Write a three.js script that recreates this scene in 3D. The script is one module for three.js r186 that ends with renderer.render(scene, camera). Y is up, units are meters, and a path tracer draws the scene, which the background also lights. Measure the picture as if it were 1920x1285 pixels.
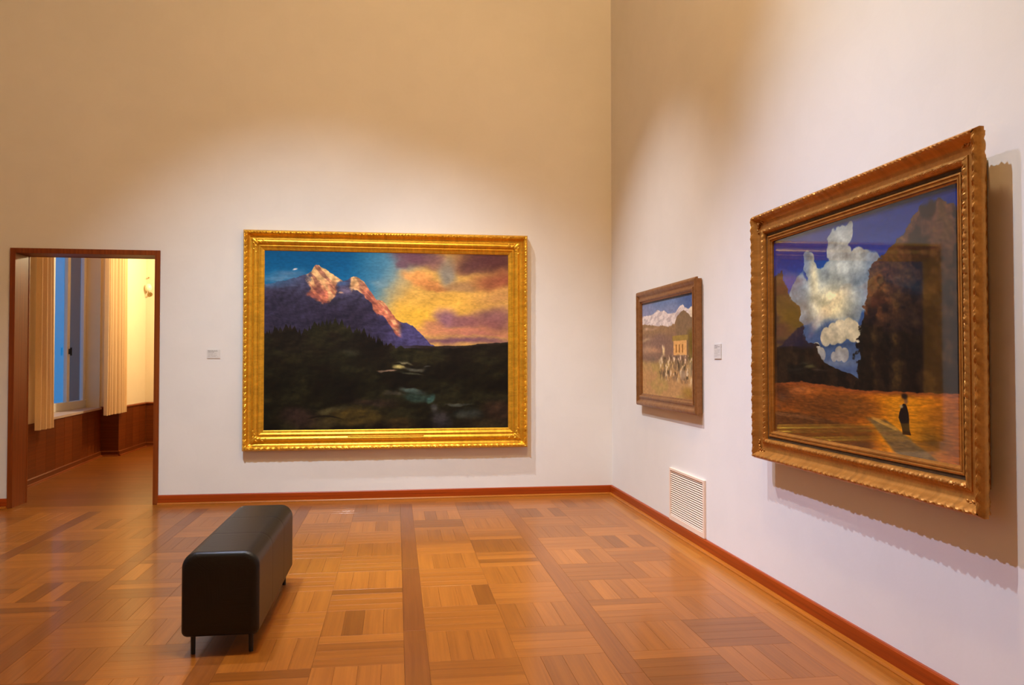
import * as THREE from 'three';
import { mergeGeometries, mergeVertices, toCreasedNormals } from 'three/addons/utils/BufferGeometryUtils.js';
import { RoundedBoxGeometry } from 'three/addons/geometries/RoundedBoxGeometry.js';
import { RectAreaLightUniformsLib } from 'three/addons/lights/RectAreaLightUniformsLib.js';

// ---------------------------------------------------------------- camera, sky, large lights, exposure
const scene = new THREE.Scene();
const F = 1514.5, YAW = 0.1423, PITCH = 0.0224;
const camera = new THREE.PerspectiveCamera(2 * Math.atan(642.5 / F) * 180 / Math.PI, 1920 / 1285, 0.05, 200);
camera.position.set(0, 1.5, 8.9);
camera.rotation.order = 'YXZ';
camera.rotation.set(PITCH, -YAW, 0);
camera.updateMatrixWorld(true);
camera.updateProjectionMatrix();

scene.background = new THREE.Color().setRGB(0.0, 0.235, 0.62);      // dusk sky against tungsten light

const renderer = new THREE.WebGLRenderer({ antialias: true });
renderer.toneMapping = THREE.LinearToneMapping;
renderer.toneMappingExposure = 1.0;
renderer.shadowMap.enabled = true;
RectAreaLightUniformsLib.init();

const LED = new THREE.Color().setRGB(0.79, 1.0, 1.18);               // cool picture spots
const LED2 = new THREE.Color().setRGB(0.97, 1.0, 1.05);              // slightly warmer one
const LED3 = new THREE.Color().setRGB(0.93, 1.0, 1.50);              // bluish one
const FILL_GLOW = new THREE.Color().setRGB(1.0, 0.665, 0.30);             // added unseen globe, warm fill light for the hall
const SPOTS = [   // lens position, aim, candela, half cone in degrees, colour
  { at: [-1.6, 7.0, 4.5], aim: [-0.4, -1.9, 0], cd: 128, cone: 32, color: LED },
  { at: [-0.9, 7.0, 2.0], aim: [2.4, -2.6, 1.6], cd: 117, cone: 29, color: LED2 },
  { at: [-0.5, 7.0, 5.2], aim: [2.4, -2.4, 5.9], cd: 74, cone: 37, color: LED },
  { at: [-1.9, 7.0, 3.2], aim: [2.4, -2.0, 5.4], cd: 82, cone: 26, color: LED3 },
];
const FILL_GLOBES = [{ at: [0.8, 6.9, 5.5], cd: 32 }];
const XR = 2.417, XL = -6.6, ZB = 0, ZF = 11.2, CEIL = 7.7, WT = 0.3;

// ---------------------------------------------------------------- small tools
function rng(seed) { let a = seed >>> 0; return () => { a = (a + 0x6D2B79F5) | 0; let t = Math.imul(a ^ (a >>> 15), 1 | a); t = (t + Math.imul(t ^ (t >>> 7), 61 | t)) ^ t; return ((t ^ (t >>> 14)) >>> 0) / 4294967296; }; }
const mix = (a, b, t) => a + (b - a) * t;
const clamp = (x, a = 0, b = 1) => Math.min(b, Math.max(a, x));
const sst = (a, b, x) => { const t = clamp((x - a) / (b - a)); return t * t * (3 - 2 * t); };
const mix3 = (a, b, t) => [a[0] + (b[0] - a[0]) * t, a[1] + (b[1] - a[1]) * t, a[2] + (b[2] - a[2]) * t];
function hash(ix, iy, s) { let h = Math.imul(ix, 374761393) + Math.imul(iy, 668265263) + Math.imul(s, 1274126177); h = Math.imul(h ^ (h >>> 13), 1274126177); return ((h ^ (h >>> 16)) >>> 0) / 4294967296; }
function vnoise(x, y, s = 1, px = 0, py = 0) {       // value noise, optional period
  let ix = Math.floor(x), iy = Math.floor(y); const fx = x - ix, fy = y - iy;
  const u = fx * fx * (3 - 2 * fx), v = fy * fy * (3 - 2 * fy);
  const w = (i, j) => hash(px ? ((i % px) + px) % px : i, py ? ((j % py) + py) % py : j, s);
  return mix(mix(w(ix, iy), w(ix + 1, iy), u), mix(w(ix, iy + 1), w(ix + 1, iy + 1), u), v);
}
function fbm(x, y, o = 4, s = 1) { let r = 0, a = 0.5, t = 0; for (let i = 0; i < o; i++) { r += a * vnoise(x, y, s + i * 17); t += a; a *= 0.5; x *= 2.03; y *= 2.03; } return r / t; }
function poly(pts, u) { if (u <= pts[0][0]) return pts[0][1]; for (let i = 1; i < pts.length; i++) if (u <= pts[i][0]) { const a = pts[i - 1], b = pts[i]; return mix(a[1], b[1], (u - a[0]) / (b[0] - a[0])); } return pts[pts.length - 1][1]; }
function tex(w, h, fn, srgb = true, repeat = false) {
  const d = new Uint8Array(w * h * 4);
  for (let j = 0; j < h; j++) for (let i = 0; i < w; i++) {
    const c = fn((i + 0.5) / w, 1 - (j + 0.5) / h), k = (j * w + i) * 4;
    d[k] = clamp(c[0], 0, 255); d[k + 1] = clamp(c[1], 0, 255); d[k + 2] = clamp(c[2], 0, 255); d[k + 3] = 255;
  }
  const t = new THREE.DataTexture(d, w, h, THREE.RGBAFormat);
  t.magFilter = THREE.LinearFilter; t.minFilter = THREE.LinearMipmapLinearFilter; t.generateMipmaps = true;
  if (srgb) t.colorSpace = THREE.SRGBColorSpace;
  if (repeat) t.wrapS = t.wrapT = THREE.RepeatWrapping;
  t.needsUpdate = true; return t;
}
const lin = (r, g, b) => new THREE.Color().setRGB(r, g, b);
const srgb = (r, g, b) => new THREE.Color().setRGB(r / 255, g / 255, b / 255, THREE.SRGBColorSpace);
const taken = {};
function numbered(n) { taken[n] = (taken[n] ?? -1) + 1; return taken[n] ? `${n}_${String(taken[n]).padStart(3, '0')}` : n; }
function obj(name, geo, mat, parent) {
  if (Array.isArray(geo)) geo = mergeGeometries(geo.map((g) => { const q = g.index ? g.toNonIndexed() : g; return q; }));
  const m = new THREE.Mesh(geo, mat); m.name = parent ? name : numbered(name);
  m.castShadow = m.receiveShadow = true; (parent || scene).add(m); return m;
}
function thing(name, label, category, pos = [0, 0, 0], turn = 0, group) {
  const o = new THREE.Group(); o.name = numbered(name); scene.add(o);
  o.position.set(...pos); o.rotation.y = turn; o.userData = { label, category };
  if (group) o.userData.group = group; return o;
}
function struct(name, geo, mat, label) { const m = obj(name, geo, mat); m.userData = { kind: 'structure', label, category: name.split('_')[0] }; return m; }
function structGroup(name, label, pos = [0, 0, 0]) { const g = new THREE.Group(); g.name = numbered(name); scene.add(g); g.position.set(...pos); g.userData = { kind: 'structure', label, category: name.split('_')[0] }; return g; }
function uvMetres(g) {       // uv in metres by the way each face points
  if (g.index) g = g.toNonIndexed();
  const p = g.attributes.position, n = g.attributes.normal, uv = new Float32Array(p.count * 2);
  for (let i = 0; i < p.count; i++) {
    const ax = Math.abs(n.getX(i)), ay = Math.abs(n.getY(i)), az = Math.abs(n.getZ(i));
    const [a, b] = ay > ax && ay > az ? [p.getX(i), p.getZ(i)] : ax > az ? [p.getZ(i), p.getY(i)] : [p.getX(i), p.getY(i)];
    uv[i * 2] = a; uv[i * 2 + 1] = b;
  }
  g.setAttribute('uv', new THREE.BufferAttribute(uv, 2)); return g;
}
function bx(w, h, d, x, y, z) { const g = new THREE.BoxGeometry(w, h, d); g.translate(x, y, z); return uvMetres(g); }
function box2(x0, x1, y0, y1, z0, z1) { return bx(x1 - x0, y1 - y0, z1 - z0, (x0 + x1) / 2, (y0 + y1) / 2, (z0 + z1) / 2); }
function rbox(x0, x1, y0, y1, z0, z1, r = 0.003, s = 2) { const g = new RoundedBoxGeometry(x1 - x0, y1 - y0, z1 - z0, s, r); g.translate((x0 + x1) / 2, (y0 + y1) / 2, (z0 + z1) / 2); return uvMetres(g); }
function extrudeXY(outline, holes, depth) {   // wall with openings: outline in x,y, thickness along z from 0 to -depth
  const sh = new THREE.Shape(outline.map((p) => new THREE.Vector2(...p)));
  for (const h of holes) sh.holes.push(new THREE.Path(h.map((p) => new THREE.Vector2(...p))));
  const g = new THREE.ExtrudeGeometry(sh, { depth, bevelEnabled: false }); g.translate(0, 0, -depth); return g;
}
const rect = (x0, x1, y0, y1) => [[x0, y0], [x1, y0], [x1, y1], [x0, y1]];

// ---------------------------------------------------------------- materials
const plasterBump = tex(512, 512, (u, v) => { const n = 0.6 * vnoise(u * 64, v * 64, 3, 64, 64) + 0.4 * vnoise(u * 128, v * 128, 9, 128, 128); return [n * 255, n * 255, n * 255]; }, false, true);
const plasterTone = tex(256, 256, (u, v) => { const n = 0.6 * vnoise(u * 4, v * 4, 5, 4, 4) + 0.4 * vnoise(u * 16, v * 16, 8, 16, 16), k = 248 + 7 * n; return [k, k, k]; }, true, true);
plasterTone.repeat.set(0.4, 0.4);
const M = {};
M.wall = new THREE.MeshStandardMaterial({ color: lin(0.80, 0.765, 0.735), roughness: 0.92, map: plasterTone, bumpMap: plasterBump, bumpScale: 0.0002 });
M.wallCream = new THREE.MeshStandardMaterial({ color: lin(0.84, 0.70, 0.47), roughness: 0.9, map: plasterTone, bumpMap: plasterBump, bumpScale: 0.0002 });
M.ceiling = new THREE.MeshStandardMaterial({ color: lin(0.62, 0.54, 0.42), roughness: 0.95, bumpMap: plasterBump, bumpScale: 0.0005 });
M.white = new THREE.MeshStandardMaterial({ color: lin(0.78, 0.77, 0.74), roughness: 0.45 });
M.vent = new THREE.MeshStandardMaterial({ color: lin(0.84, 0.66, 0.53), roughness: 0.5 });
M.ventShade = new THREE.MeshStandardMaterial({ color: lin(0.05, 0.03, 0.02), roughness: 0.9 });  // dark sheet colour stands in for the shade behind the slats
M.black = new THREE.MeshStandardMaterial({ color: lin(0.012, 0.011, 0.011), roughness: 0.45, metalness: 0.2 });
function grainTex(seed, strength, w = 256, h = 1024) {   // grain runs along v
  return tex(w, h, (u, v) => {
    const wob = 0.05 * vnoise(u * 3, v * 3, seed + 4, 3, 3);
    const a = vnoise((u + wob) * 26, v * 2, seed, 26, 2), b = vnoise((u + wob) * 90, v * 5, seed + 1, 90, 5), c = vnoise(u * 5, v * 2, seed + 2, 5, 2), d = vnoise(u * 128, v * 34, seed + 3, 128, 34);
    const k = 1 - strength * (0.40 * a + 0.25 * b + 0.25 * c + 0.10 * d);
    return [255 * Math.pow(k, 0.85), 255 * k, 255 * Math.pow(k, 1.2)];
  }, true, true);
}
const oakGrain = grainTex(11, 0.26); oakGrain.repeat.set(3.2, 0.9);
const cherryGrain = grainTex(41, 0.34); cherryGrain.repeat.set(2.5, 0.7);
const rng0 = rng(7);
const floorTones = [[0.4, 0.128, 0.0136], [0.364, 0.115, 0.0117], [0.316, 0.098, 0.0094], [0.376, 0.119, 0.0123], [0.448, 0.146, 0.0163], [0.272, 0.083, 0.0075], [0.336, 0.105, 0.0103], [0.416, 0.134, 0.0145]];
M.boards = floorTones.map((c) => new THREE.MeshPhysicalMaterial({ color: lin(...c), map: oakGrain, roughness: 0.34, clearcoat: 0.18, clearcoatRoughness: 0.10, specularIntensity: 0.5 }));
M.strip = [[0.27, 0.080, 0.011], [0.24, 0.069, 0.010], [0.295, 0.090, 0.012]].map((c) => new THREE.MeshPhysicalMaterial({ color: lin(...c), map: oakGrain, roughness: 0.34, clearcoat: 0.18, clearcoatRoughness: 0.10, specularIntensity: 0.5 }));
M.border = [[0.50, 0.185, 0.024], [0.46, 0.165, 0.02]].map((c) => new THREE.MeshPhysicalMaterial({ color: lin(...c), map: oakGrain, roughness: 0.34, clearcoat: 0.18, clearcoatRoughness: 0.10, specularIntensity: 0.5 }));
M.subfloor = new THREE.MeshStandardMaterial({ color: lin(0.14, 0.055, 0.02), roughness: 0.9 });
M.trim = new THREE.MeshPhysicalMaterial({ color: lin(0.46, 0.072, 0.006), map: cherryGrain, roughness: 0.36, specularIntensity: 0.5 });
M.shoe = new THREE.MeshPhysicalMaterial({ color: lin(0.55, 0.17, 0.016), map: cherryGrain, roughness: 0.36, specularIntensity: 0.5 });
M.panel = [[0.20, 0.044, 0.006], [0.175, 0.038, 0.005], [0.22, 0.050, 0.007]].map((c) => new THREE.MeshPhysicalMaterial({ color: lin(...c), map: cherryGrain, roughness: 0.42, specularIntensity: 0.5 }));
M.doorWood = new THREE.MeshPhysicalMaterial({ color: lin(0.30, 0.066, 0.008), map: cherryGrain, roughness: 0.42, specularIntensity: 0.5 });
M.glass = new THREE.MeshPhysicalMaterial({ color: 0xffffff, transmission: 1, thickness: 0, roughness: 0.02, ior: 1.5 });
const clothTex = tex(256, 256, (u, v) => { const k = 236 + 10 * vnoise(u * 64, v * 64, 2, 64, 64) + 9 * vnoise(u * 128, v * 128, 3, 128, 128); return [k, k, k]; }, true, true);
clothTex.repeat.set(6, 6);
M.curtain = new THREE.MeshPhysicalMaterial({ color: lin(0.86, 0.56, 0.26), map: clothTex, roughness: 0.95, transmission: 0.25, thickness: 0, side: THREE.DoubleSide });

// ---------------------------------------------------------------- room shell
const DO = { x0: -3.912, x1: -2.453, y: 2.655 };                       // outer edge of the door casing
const HX0 = DO.x0 + 0.03, HX1 = DO.x1 - 0.03, HY = DO.y - 0.03;         // hole in the wall
{
  const g = extrudeXY(rect(XL - WT, XR + WT, -0.15, CEIL + 0.2), [], WT);
  g.dispose();
  const back = extrudeXY([[XL - WT, -0.15], [HX0, -0.15], [HX0, HY], [HX1, HY], [HX1, -0.15], [XR + WT, -0.15], [XR + WT, CEIL + 0.2], [XL - WT, CEIL + 0.2]], [], WT);
  struct('wall_back', back, M.wall, 'off-white gallery wall behind the large mountain painting and the doorway');
  struct('wall_right', box2(XR, XR + WT, -0.15, CEIL + 0.2, ZB, ZF + WT), M.wall, 'off-white gallery wall carrying the two smaller paintings and the vent');
  struct('wall_front', box2(XL - WT, XR, -0.15, CEIL + 0.2, ZF, ZF + WT), M.wall, 'off-white gallery wall behind the viewer');
  // left wall with two unseen windows, added for cool fill light
  const lw = extrudeXY(rect(ZB, ZF, -0.15, CEIL + 0.2), [rect(4.6, 6.2, 0.9, 3.8), rect(7.6, 9.2, 0.9, 3.8)], WT);
  lw.rotateY(-Math.PI / 2); lw.translate(XL - WT, 0, 0);
  struct('wall_left', lw, M.wall, 'off-white gallery wall with two added fill light windows, left of the viewer');
  struct('ceiling', box2(XL - WT, XR + WT, CEIL, CEIL + 0.2, ZB - WT, ZF + WT), M.ceiling, 'plain high gallery ceiling above the frame');
  for (const z of [5.4, 8.4]) {
    const w = structGroup('window_' + (z < 6 ? 2 : 3), 'added unseen casement window in the left gallery wall, lets in cool fill light', [XL - 0.18, 0.9, z]);
    for (const s of [-1, 0, 1]) obj('window_stile', rbox(-0.03, 0.03, 0, 2.9, s * 0.77 - 0.035, s * 0.77 + 0.035), M.white, w);
    for (const y of [0, 2.05, 2.83]) obj('window_rail', rbox(-0.025, 0.025, y, y + 0.07, -0.8, 0.8), M.white, w);
    for (const s of [-1, 1]) obj('pane', box2(-0.003, 0.003, 0.06, 2.84, s * 0.385 - 0.36, s * 0.385 + 0.36), M.glass, w);
    obj('window_sill', rbox(-0.02, 0.24, -0.05, 0, -0.85, 0.85), M.white, w);
  }
}

// ---------------------------------------------------------------- parquet floor
{
  const floor = structGroup('floor', 'amber parquet floor of basket weave squares between darker strips');
  obj('subfloor', box2(XL, XR, -0.15, -0.012, ZB, ZF), M.subfloor, floor);
  const GAP = 0.0004, CH = 0.0006, TH = 0.012, R = rng(101);
  function boardGeo(len, wid, du, dv) {      // lies along z, chamfered top
    const a = wid / 2 - GAP, b = len / 2 - GAP, P = [], U = [];
    const quad = (p, q, r, s) => { for (const k of [p, q, r, p, r, s]) { P.push(...k); U.push(k[0] + du, k[2] + dv); } };
    const t = [[-a + CH, 0, -b + CH], [a - CH, 0, -b + CH], [a - CH, 0, b - CH], [-a + CH, 0, b - CH]];
    const m = [[-a, -CH, -b], [a, -CH, -b], [a, -CH, b], [-a, -CH, b]], d = m.map(([x, , z]) => [x, -TH, z]);
    quad(t[3], t[2], t[1], t[0]);
    for (let i = 0; i < 4; i++) { const j = (i + 1) % 4; quad(t[i], t[j], m[j], m[i]); quad(m[i], m[j], d[j], d[i]); }
    const g = new THREE.BufferGeometry();
    g.setAttribute('position', new THREE.Float32BufferAttribute(P, 3)); g.setAttribute('uv', new THREE.Float32BufferAttribute(U, 2));
    g.computeVertexNormals(); return g;
  }
  const cache = {};
  function shared(len, wid) { const k = Math.round(len * 1e4) + '_' + Math.round(wid * 1e4); cache[k] ??= Array.from({ length: 8 }, () => boardGeo(len, wid, R() * 5, R() * 5)); return cache[k][Math.floor(R() * 8)]; }
  const list = [];
  const put = (x0, x1, z0, z1, along, mats) => {     // along 'x' or 'z'
    x0 = Math.max(x0, XL); x1 = Math.min(x1, XR); z1 = Math.min(z1, ZF); if (x1 - x0 < 0.02 || z1 - z0 < 0.02) return;
    const w = x1 - x0, l = z1 - z0;
    list.push({ geo: along === 'z' ? shared(l, w) : shared(w, l), x: (x0 + x1) / 2, z: (z0 + z1) / 2, turn: along === 'z' ? 0 : Math.PI / 2, mat: mats[Math.floor(R() * mats.length)], area: w * l });
  };
  const S0 = 0.045, PER = 1.02, SW = 0.12, SQ = 0.45, Z0 = 0.33;
  const strips = []; for (let k = -6; k <= 1; k++) strips.push(S0 + PER * k);
  const ofs = {};
  for (const sx of strips) {                                  // long darker strips
    let z = Z0 - R() * 0.9;
    for (; z < ZF; z += 1.35) put(sx, sx + SW, Math.max(z, Z0), Math.min(z + 1.35, ZF), 'z', M.strip);
    for (let c = 0; c < 2; c++) {
      const x0 = sx + SW + c * SQ;
      for (let r = 0; Z0 + r * SQ < ZF; r++) {
        const za = Z0 + r * SQ, along = (r + c) % 2 === 0 ? 'x' : 'z';
        const pick = M.boards, base = Math.floor(R() * 8);
        for (let i = 0; i < 4; i++) {
          const mats = R() < 0.62 ? [pick[base]] : pick;
          const q = SQ / 4;
          if (along === 'x') put(x0, x0 + SQ, za + i * q, za + (i + 1) * q, 'x', mats);
          else put(x0 + i * q, x0 + (i + 1) * q, za, za + SQ, 'z', mats);
        }
      }
    }
  }
  // border boards along the right and back walls
  const bxs = [2.085, 2.205, 2.32, XR];
  for (let i = 0; i < 3; i++) for (let z = Z0 - R() * 0.8; z < ZF; z += 1.5) put(bxs[i], bxs[i + 1], Math.max(z, Z0), z + 1.5, 'z', i === 1 ? M.border : [M.boards[0], M.boards[4], M.boards[7]]);
  for (let i = 0; i < 3; i++) for (let x = XL - R() * 0.8; x < XR; x += 1.5) put(Math.max(x, XL), x + 1.5, i * 0.11, (i + 1) * 0.11, 'x', [M.boards[0], M.boards[1], M.boards[3]]);
  // the boards that show largest are single parts, the rest one part
  const v = new THREE.Vector3(), eye = camera.position;
  for (const b of list) {
    v.set(b.x, 0, b.z).project(camera);
    const dx = b.x - eye.x, dz = b.z - eye.z, d2 = dx * dx + dz * dz + 2.25;
    b.score = v.z < 1 && Math.abs(v.x) < 1.03 && Math.abs(v.y) < 1.03 && dz < 0 ? b.area / Math.pow(d2, 1.5) : 0;
  }
  list.sort((a, b) => b.score - a.score);
  const rest = new Map();
  list.forEach((b, i) => {
    if (i < 300) { const m = obj('floor_board', b.geo, b.mat, floor); m.position.set(b.x, 0, b.z); m.rotation.y = b.turn; return; }
    const g = b.geo.clone(); g.rotateY(b.turn); g.translate(b.x, 0, b.z);
    if (!rest.has(b.mat)) rest.set(b.mat, []); rest.get(b.mat).push(g);
  });
  const mats = [...rest.keys()], merged = mergeGeometries(mats.map((m) => mergeGeometries(rest.get(m))), true);
  const far = obj('floor_boards', merged, mats, floor); far.userData.kind = 'stuff';
}

// ---------------------------------------------------------------- baseboards
function rail(profile, len) {   // profile [out, up], swept along +x from 0 to len, out = +z
  const sh = new THREE.Shape(profile.map(([o, y]) => new THREE.Vector2(o, y)));
  const g = new THREE.ExtrudeGeometry(sh, { depth: len, bevelEnabled: false });
  g.rotateY(Math.PI / 2); g.rotateY(Math.PI); g.rotateY(Math.PI / 2); g.rotateY(-Math.PI / 2);
  return g;
}
const BB = [[0, 0], [0.02, 0], [0.02, 0.089], [0.014, 0.0965], [0, 0.0965]], SHOE = [[0.02, 0.0], [0.05, 0.0], [0.05, 0.006], [0.042, 0.015], [0.02, 0.018]];
function sweep(profile, a, b, out) {    // profile swept from a to b (x,z); out = unit vector away from wall
  const P = [], n = profile.length, U = [], L = Math.hypot(b[0] - a[0], b[1] - a[1]); let s = 0;
  const at = (p, q) => [q[0] + out[0] * p[0], p[1], q[1] + out[1] * p[0]];
  for (let i = 0; i < n; i++) {
    const p = profile[i], q = profile[(i + 1) % n], A = at(p, a), B = at(q, a), C = at(q, b), D = at(p, b), w = Math.hypot(p[0] - q[0], p[1] - q[1]);
    P.push(...A, ...B, ...C, ...A, ...C, ...D); U.push(s, 0, s + w, 0, s + w, L, s, 0, s + w, L, s, L); s += w;
  }
  for (const q of [a, b]) for (let i = 1; i < n - 1; i++) { P.push(...at(profile[0], q), ...at(profile[i], q), ...at(profile[i + 1], q)); U.push(0, 0, 0.01, 0, 0, 0.01); }
  const g = new THREE.BufferGeometry(); g.setAttribute('position', new THREE.Float32BufferAttribute(P, 3)); g.setAttribute('uv', new THREE.Float32BufferAttribute(U, 2));
  g.computeVertexNormals(); return g;
}
function baseboard(name, label, a, b, out) {
  const g = structGroup(name, label);
  obj('baseboard_plank', sweep(BB, a, b, out), M.trim, g); obj('shoe_molding', sweep(SHOE, a, b, out), M.shoe, g); return g;
}
baseboard('baseboard_back', 'red-brown baseboard under the large mountain painting', [DO.x1, 0], [XR, 0], [0, 1]);
baseboard('baseboard_back', 'red-brown baseboard left of the doorway', [XL, 0], [DO.x0, 0], [0, 1]);
baseboard('baseboard_right', 'red-brown baseboard along the right wall under the vent', [XR, 0.02], [XR, ZF], [-1, 0]);
baseboard('baseboard_left', 'red-brown baseboard along the left wall', [XL, 0.02], [XL, ZF], [1, 0]);
baseboard('baseboard_front', 'red-brown baseboard behind the viewer', [XL + 0.02, ZF], [XR - 0.02, ZF], [0, -1]);

// ---------------------------------------------------------------- doorway
{
  const d = structGroup('door_1', 'open doorway with red-brown wooden casing and lining');
  const w = 0.052, t = 0.022, x0 = DO.x0, x1 = DO.x1, y = DO.y;
  for (const [zf, s] of [[0, 1], [-WT, -1]]) {
    const za = Math.min(zf, zf + s * t), zb = Math.max(zf, zf + s * t);
    obj('casing', rbox(x0, x0 + w, 0, y, za, zb, 0.003), M.doorWood, d);
    obj('casing', rbox(x1 - w, x1, 0, y, za, zb, 0.003), M.doorWood, d);
    obj('casing', rbox(x0 + w, x1 - w, y - w, y, za, zb, 0.003), M.doorWood, d);
  }
  obj('jamb', box2(HX0, x0 + w - 0.004, 0, y - w, -WT, 0), M.doorWood, d);
  obj('jamb', box2(x1 - w + 0.004, HX1, 0, y - w, -WT, 0), M.doorWood, d);
  obj('head_lining', box2(HX0, HX1, y - w + 0.004, HY, -WT, 0), M.doorWood, d);
}

// ---------------------------------------------------------------- the next room seen through the doorway
const R2 = { z1: -6.0, x1: 1.5, top: 3.7 };
const PA = [-4.27, -WT], PB = [-4.612, -4.62], PIER = -4.345, WX = -4.85;      // slightly splayed window bay, then the pier
{
  const fl = structGroup('floor', 'plank floor of the next room beyond the doorway');
  obj('subfloor', box2(-5.4, R2.x1, -0.15, -0.012, R2.z1, ZB), M.subfloor, fl);
  const R = rng(55); let n = 0;
  for (let z = R2.z1 + 0.0; z < -0.001; z += 0.12) {
    const zb = Math.min(z + 0.119, 0);
    for (let x = -5.0 - R() * 1.2; x < R2.x1; x += 1.5) {
      const a = Math.max(x, -5.0), b = Math.min(x + 1.499, R2.x1); if (b - a < 0.05) continue;
      const g = box2(a, b, -0.012, 0, z, zb); const uv = g.attributes.uv, q = R() * 5; for (let i = 0; i < uv.count; i++) { const u0 = uv.getX(i); uv.setXY(i, uv.getY(i) + q, u0 + q); }
      obj('floor_board', g, [...M.strip, M.boards[5], M.boards[2]][Math.floor(R() * 5)], fl); n++;
    }
  }
  struct('wall_far', box2(-5.2, R2.x1 + WT, -0.15, R2.top + 0.2, R2.z1 - WT, R2.z1), M.wallCream, 'cream far wall of the next room');
  struct('wall_far', box2(R2.x1, R2.x1 + WT, -0.15, R2.top + 0.2, R2.z1, -WT), M.wallCream, 'cream side wall of the next room hidden behind the gallery wall');
  struct('ceiling', box2(-5.4, R2.x1 + WT, R2.top, R2.top + 0.2, R2.z1 - WT, -WT), M.ceiling, 'low ceiling of the next room');
  // outer wall: bay with window, then pier; plan polygon pieces
  const dirx = PB[0] - PA[0], dirz = PB[1] - PA[1], L = Math.hypot(dirx, dirz), ang = Math.atan2(-dirz, dirx);
  const onLine = (z) => PA[0] + dirx * (z - PA[1]) / dirz;
  const wz0 = -1.75, wz1 = -4.585, sillY = 0.765, headY = 3.35, T = WX - 0.25;
  const prism = (pts, y0, y1) => { const sh = new THREE.Shape(pts.map(([x, z]) => new THREE.Vector2(x, -z))); const g = new THREE.ExtrudeGeometry(sh, { depth: y1 - y0, bevelEnabled: false }); g.rotateX(-Math.PI / 2); g.translate(0, y0, 0); return uvMetres(g); };
  const bay = structGroup('wall_window', 'wall of the next room with the deep window bay');
  obj('wall_piece', prism([[onLine(-WT), -WT], [onLine(wz0), wz0], [T, wz0], [T, -WT]], -0.15, R2.top), M.wallCream, bay);           // near side
  obj('wall_piece', prism([[onLine(wz0), wz0], [onLine(wz1), wz1], [T, wz1], [T, wz0]], -0.15, sillY - 0.03), M.wallCream, bay);        // under the window
  obj('wall_piece', prism([[onLine(wz0), wz0], [onLine(wz1), wz1], [T, wz1], [T, wz0]], headY, R2.top), M.wallCream, bay);            // over the window
  const revealMat = M.wallCream;
  obj('window_reveal', prism([[onLine(wz1), wz1], [PB[0], PB[1]], [WX - 0.03, PB[1]], [WX - 0.03, wz1]], sillY - 0.03, headY), revealMat, bay);
  obj('shaded_outer_reveal', prism([[WX - 0.03, wz1], [WX - 0.03, PB[1]], [T, PB[1]], [T, wz1]], sillY - 0.03, headY), new THREE.MeshStandardMaterial({ color: lin(0.16, 0.17, 0.17), roughness: 0.9 }), bay);  // outside part of the reveal, its shade put into a darker colour
  obj('wall_piece', prism([[PB[0], PB[1]], [PIER, PB[1]], [PIER, R2.z1], [T, R2.z1], [T, PB[1]]], -0.15, R2.top), M.wallCream, bay);     // pier
  // window 1
  const w = structGroup('window_1', 'white framed casement window glowing blue behind the curtains', [WX, 0.795, 0]);
  const fz = [[-4.585, -4.50], [-3.965, -3.87], [-3.42, -3.37], [-2.95, -2.83], [-2.3, -2.22], [-1.85, -1.75]];
  for (const [a, b] of fz) obj('window_stile', rbox(-0.025, 0.03, 0, 2.56, a, b, 0.006), M.white, w);
  obj('window_rail', rbox(-0.045, 0.04, -0.031, 0.09, -4.585, -1.75, 0.006), M.white, w);
  obj('window_rail', rbox(-0.045, 0.04, 2.47, 2.56, -4.585, -1.75, 0.006), M.white, w);
  for (let i = 0; i < 5; i++) obj('pane', box2(-0.008, -0.002, 0.08, 2.48, fz[i][1] - 0.01, fz[i + 1][0] + 0.01), M.glass, w);
  const hd = obj('window_handle', new THREE.CylinderGeometry(0.012, 0.012, 0.12, 10).translate(0.06, 0.84, -3.93), M.black, w);
  obj('handle_rose', rbox(0.03, 0.055, 0.80, 0.88, -3.95, -3.91, 0.004), M.black, hd);
  // sill board
  struct('trim_1', prism([[WX + 0.02, wz0], [onLine(wz0) + 0.035, wz0], [onLine(wz1) + 0.035, wz1], [WX + 0.02, wz1]], sillY - 0.03, sillY), new THREE.MeshStandardMaterial({ color: lin(0.55, 0.42, 0.36), roughness: 0.4 }), 'pale window sill board under the blue window');
  // wainscot of vertical panels with a cap rail
  function wainscot(label, a, b, inner) {
    const g = structGroup('trim_2', label); const len = Math.hypot(b[0] - a[0], b[1] - a[1]), dx = (b[0] - a[0]) / len, dz = (b[1] - a[1]) / len, n = Math.max(1, Math.round(len / 0.34)), st = len / n;
    let out = [-dz, dx]; if (out[0] * inner[0] + out[1] * inner[1] < 0) out = [dz, -dx];
    for (let i = 0; i < n; i++) { const p = [a[0] + dx * (i * st + 0.002), a[1] + dz * (i * st + 0.002)], q = [a[0] + dx * ((i + 1) * st - 0.002), a[1] + dz * ((i + 1) * st - 0.002)]; obj('panel', sweep([[0, 0.0], [0.02, 0.0], [0.02, 0.745], [0, 0.745]], p, q, out), M.panel[i % 3], g); }
    obj('cap_rail', sweep([[0, 0.745], [0.035, 0.745], [0.04, 0.76], [0.03, 0.775], [0, 0.775]], a, b, out), M.doorWood, g);
    obj('baseboard_plank', sweep([[0.02, 0], [0.034, 0], [0.034, 0.07], [0.02, 0.08]], a, b, out), M.panel[0], g);
    obj('shoe_molding', sweep([[0.034, 0], [0.055, 0], [0.05, 0.015], [0.034, 0.02]], a, b, out), M.doorWood, g);
    return g;
  }
  const bayW = structGroup('trim_2', 'dark red-brown wood panelling under the window bay');
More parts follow.
